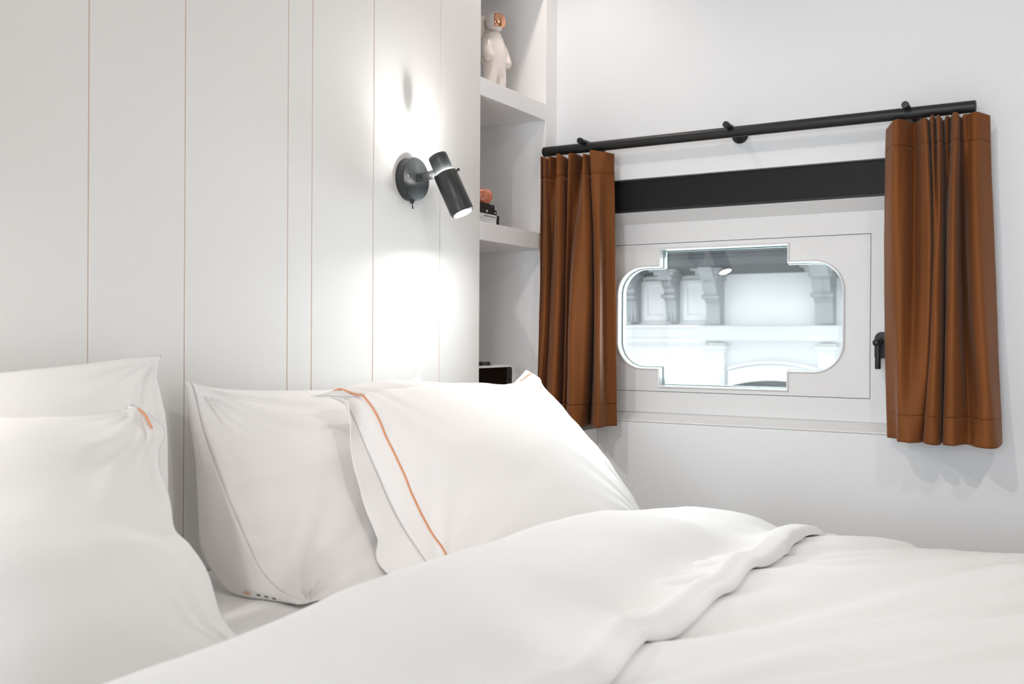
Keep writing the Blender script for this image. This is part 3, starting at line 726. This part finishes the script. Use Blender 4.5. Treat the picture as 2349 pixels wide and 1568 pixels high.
# books on the lower shelf, spines to the room
def book(z0, th, x1, L, y0, D, cov, label, bands=(), rot=0.0):
    root = empty('book', (x1-L/2, y0+D/2, z0)); tag(root, label, 'book', 'books stacked on the lower shelf')
    x0 = x1-L; c = 0.0016
    mb = MB().box((x0, y0, z0), (x1, y0+D, z0+c)).box((x0, y0, z0+th-c), (x1, y0+D, z0+th)).box((x0, y0, z0+c), (x1, y0+c*1.2, z0+th-c))
    cv = mb.build('cover', cov, root, bevel=0.0005)
    MB().box((x0+0.003, y0+c*1.3, z0+c), (x1-0.003, y0+D-0.004, z0+th-c)).build('pages', M['paper'], root)
    for (a, b, h0, h1, m_, nm) in bands:
        sub(MB().box((x1-a, y0-0.0003, z0+th*h0), (x1-b, y0+0.0001, z0+th*h1)).build(nm, m_, None), cv)
    return root
sz = 1.2576; BY = 0.022
book(sz, .0158, 2.2235, .155, BY, .12, M['book_white'], 'white book with black spine end, lowest of the shelf stack', [(.0135, .0002, 0, 1, M['book_black'], 'spine_label'), (.009, .006, .35, .65, M['book_white'], 'spine_mark')])
book(sz+.0160, .0118, 2.2240, .15, BY, .118, M['book_white'], 'thin white book with black spine end, second from the bottom of the stack', [(.0125, .0002, 0, 1, M['book_black'], 'spine_label'), (.0085, .005, .3, .7, M['book_white'], 'spine_mark'), (.075, .018, .42, .56, M['dark_plastic'], 'spine_title')])
book(sz+.0280, .0135, 2.2150, .145, BY+.002, .112, M['book_black'], 'black book lying second from the top of the shelf stack', [(.011, .006, .35, .6, M['book_white'], 'spine_mark'), (.052, .045, .35, .75, M['book_white'], 'spine_title')])
book(sz+.0417, .0128, 2.2065, .135, BY+.003, .108, M['book_black'], 'black book on top of the stack, under the copper vase', [(.021, .004, .62, .78, M['steel'], 'spine_title')])
vb = sz+.0547
rings = []
for i, (d_, r_) in enumerate([(0, .001), (.0002, .022), (.003, .0265), (.012, .0325), (.022, .0345), (.031, .032), (.037, .026), (.0395, .020), (.0402, .016), (.038, .013), (.036, .001)]):
    rings.append([Vector((2.170+r_*(1+.035*math.cos(9*2*math.pi*j/72))*math.cos(2*math.pi*j/72), .048+r_*(1+.035*math.cos(9*2*math.pi*j/72))*math.sin(2*math.pi*j/72), vb+d_)) for j in range(72)])
o = MB().rings(rings).build('vase', M['vase'], None, smooth=True, angle=0)
tag(o, 'small round ribbed copper orange vase on the stack of books', 'vase')

# clock radio on the counter
rd = empty('clock_radio', (2.20, 0.08, CT)); tag(rd, 'white clock radio with black screen standing in the niche behind the pillow', 'radio')
def rrect(x0, x1, z0, z1, r, n=8):
    out = []
    for cx, cz, a0 in ((x1-r, z0+r, -90), (x1-r, z1-r, 0), (x0+r, z1-r, 90), (x0+r, z0+r, 180)):
        for k in range(n+1):
            a = math.radians(a0+90*k/n); out.append((cx+r*math.cos(a), cz+r*math.sin(a)))
    return out
ry = 0.022; rz0, rz1 = CT+0.004, 0.8885; rx0, rx1 = 2.112, 2.3035
def rr_at(y, ins, r): return [(x, y, z) for x, z in rrect(rx0+ins, rx1-ins, rz0+ins, rz1-ins, r)]
mb = MB().rings([rr_at(ry+.004, .006, .009), rr_at(ry, .0052, .0095), rr_at(ry, .001, .012), rr_at(ry+.002, 0, .013), rr_at(ry+.12, 0, .013), rr_at(ry+.122, .001, .012)])
mb.build('housing', M['radio_white'], rd, smooth=True, angle=40)
sc_ = rrect(rx0+.0055, 2.2705, rz0+.0058, rz1-.0058, .002)
MB().prism(sc_, 1, ry+.001, ry+.0045).build('screen', M['screen'], rd)
cp = MB().prism(rrect(2.2707, rx1-.0055, rz0+.0058, rz1-.0058, .004), 1, ry+.001, ry+.0045).build('control_panel', M['dark_plastic'], rd)
mb = MB().lathe([(0, .0058), (.003, .0055), (.0035, .004)], (2.2845, ry+.0012, .8695), (0, -1, 0), 24); sub(mb.build('knob', M['lamp_black'], None, smooth=True, angle=40), cp)
mb = MB().lathe([(0, .0035), (.001, .0032)], (2.2835, ry+.0012, .850), (0, -1, 0), 20); sub(mb.build('button', M['screen'], None, smooth=True, angle=40), cp)
MB().lathe([(0, .0255), (.0012, .0255), (.0014, .021), (.0085, .0205), (.0095, .0195)], (2.190, .050, rz1), (0, 0, 1), 48).build('dial', M['lamp_black'], rd, smooth=True, angle=35)
for fx_ in (rx0+.02, rx1-.02):
    MB().cyl((fx_, .06, CT+.0002), (fx_, .06, rz0+.001), .008, 16).build('foot', M['dark_plastic'], rd)

# ------------------------------------------------------------------ the house across the street
XF = 10.0
hs = empty('building', (XF, 1.5, -6.0)); tag(hs, 'white stucco house across the street with grey corbels under its cornice, seen through the window', 'building')
MB().box((XF, -6, -6.0), (XF+3, 8.5, 6)).build('facade_wall', M['facade'], hs)
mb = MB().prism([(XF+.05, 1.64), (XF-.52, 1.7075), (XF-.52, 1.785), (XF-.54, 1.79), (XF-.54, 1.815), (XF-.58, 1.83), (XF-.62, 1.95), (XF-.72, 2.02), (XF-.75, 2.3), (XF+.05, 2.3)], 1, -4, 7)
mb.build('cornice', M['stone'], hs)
def corbel(y0, y1, zb, zt, big=False):
    # side profile (depth, height): scrolled bracket
    H = zt-zb
    if big:
        pr = [(0, 0), (.14, 0), (.15, .36*H), (.19, .42*H), (.22, .46*H), (.22, .50*H), (.25, .58*H), (.29, .70*H), (.29, .76*H), (.33, .80*H), (.38, H*.90), (.44, H), (0, H)]
    else:
        pr = [(0, 0), (.10, 0), (.13, .30*H), (.15, .42*H), (.20, .45*H), (.20, .53*H), (.17, .55*H), (.19, .64*H), (.27, .70*H), (.28, .80*H), (.32, .84*H), (.36, .92*H), (.42, H), (0, H)]
    mb = MB().prism([(XF-d_, zb+h_) for d_, h_ in pr], 1, y0, y1)
    # wider stepped head
    for q, ww in ((.80, .02), (.88, .05), (.95, .09)):
        mb.box((XF-.30-ww, y0-ww, zb+q*H), (XF, y1+ww, zb+min(1.0, q+.075)*H))
    # collar roll and fluting
    mb.cyl((XF-(.205 if not big else .225), y0-.02, zb+.49*H), (XF-(.205 if not big else .225), y1+.02, zb+.49*H), .022, 12)
    nfl = 3
    for k in range(nfl):
        yy = y0+(y1-y0)*(k+.5)/nfl
        mb.box((XF-.120, yy-.014, zb+.04*H), (XF-.10, yy+.014, zb+.38*H))
        mb.lathe([(0, .02), (.02, .015), (.03, .001)], (XF-.275, yy, zb+.75*H), (-1, 0, 0), 10)
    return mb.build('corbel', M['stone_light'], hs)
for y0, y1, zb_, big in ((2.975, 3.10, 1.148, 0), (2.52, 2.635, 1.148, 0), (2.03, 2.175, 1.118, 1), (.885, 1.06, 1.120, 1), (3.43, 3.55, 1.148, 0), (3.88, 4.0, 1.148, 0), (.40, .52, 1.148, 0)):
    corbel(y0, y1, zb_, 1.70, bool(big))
# recessed panels between the corbels are framed by a raised moulding
for y0, y1 in ((2.66, 2.94), (2.21, 2.48), (3.13, 3.40)):
    vs2, fs2 = plate_with_holes(rect(y0, y1, 1.16, 1.60), [rect(y0+.05, y1-.05, 1.225, 1.55)], .05, .008)
    MB().add([(x+XF-.005, y, z) for x, y, z in vs2], fs2).build('wall_panel', M['facade'], hs)
MB().prism([(XF+.02, .90), (XF-.05, .905), (XF-.055, .925), (XF-.085, .93), (XF-.09, .975), (XF-.12, .985), (XF-.16, 1.08), (XF-.20, 1.09), (XF-.20, 1.11), (XF+.02, 1.135)], 1, 2.20, 7).build('string_course', M['facade'], hs)
MB().prism([(XF+.02, .93), (XF-.05, .935), (XF-.06, .955), (XF-.32, .957), (XF-.34, .985), (XF-.22, 1.10), (XF-.18, 1.112), (XF+.02, 1.118)], 1, .80, 2.235).build('canopy_slab', M['facade'], hs)
for y0, y1 in ((2.0, 2.175), (.875, 1.035)):
    mb = MB().box((XF-.10, y0, -2), (XF, y1, .93)).box((XF-.14, y0-.03, .86), (XF, y1+.03, .90)).box((XF-.12, y0-.015, .835), (XF, y1+.015, .86)).box((XF-.13, y0+.02, .50), (XF-.1, y1-.02, .60))
    mb.build('pilaster', M['facade'], hs, bevel=.006)
def arch(nm, zc, half, rise, th, x0, m_):
    top, bot = [], []
    for k in range(33):
        y = 1.49-half+2*half*k/32; e = 1-((y-1.49)/half)**2
        top.append((y, zc+rise*e)); bot.append((y, zc+rise*e-th))
    return MB().prism(top+bot[::-1], 0, x0, XF).build(nm, m_, hs)
arch('arch_moulding', .675, .475, .072, .03, XF-.09, M['facade'])
arch('arch_band', .640, .475, .072, .165, XF-.06, M['facade'])
yy = [1.49-.44+.88*k/24 for k in range(25)]
MB().prism([(y, .478+.072*(1-((y-1.49)/.46)**2)) for y in yy]+[(1.93, -.6), (1.05, -.6)], 0, XF-.012, XF+.001).build('arched_window', M['dark_glass'], hs)
MB().prism([(1.93, .43), (1.93, .50), (1.05, .50), (1.05, .43)], 0, XF-.04, XF-.0125).build('window_rail', M['stone'], hs)
st_ = MB().box((3.2, -14, -6.1), (13, 16, -6.0)).build('ground', M['street']); tag(st_, kind='structure')
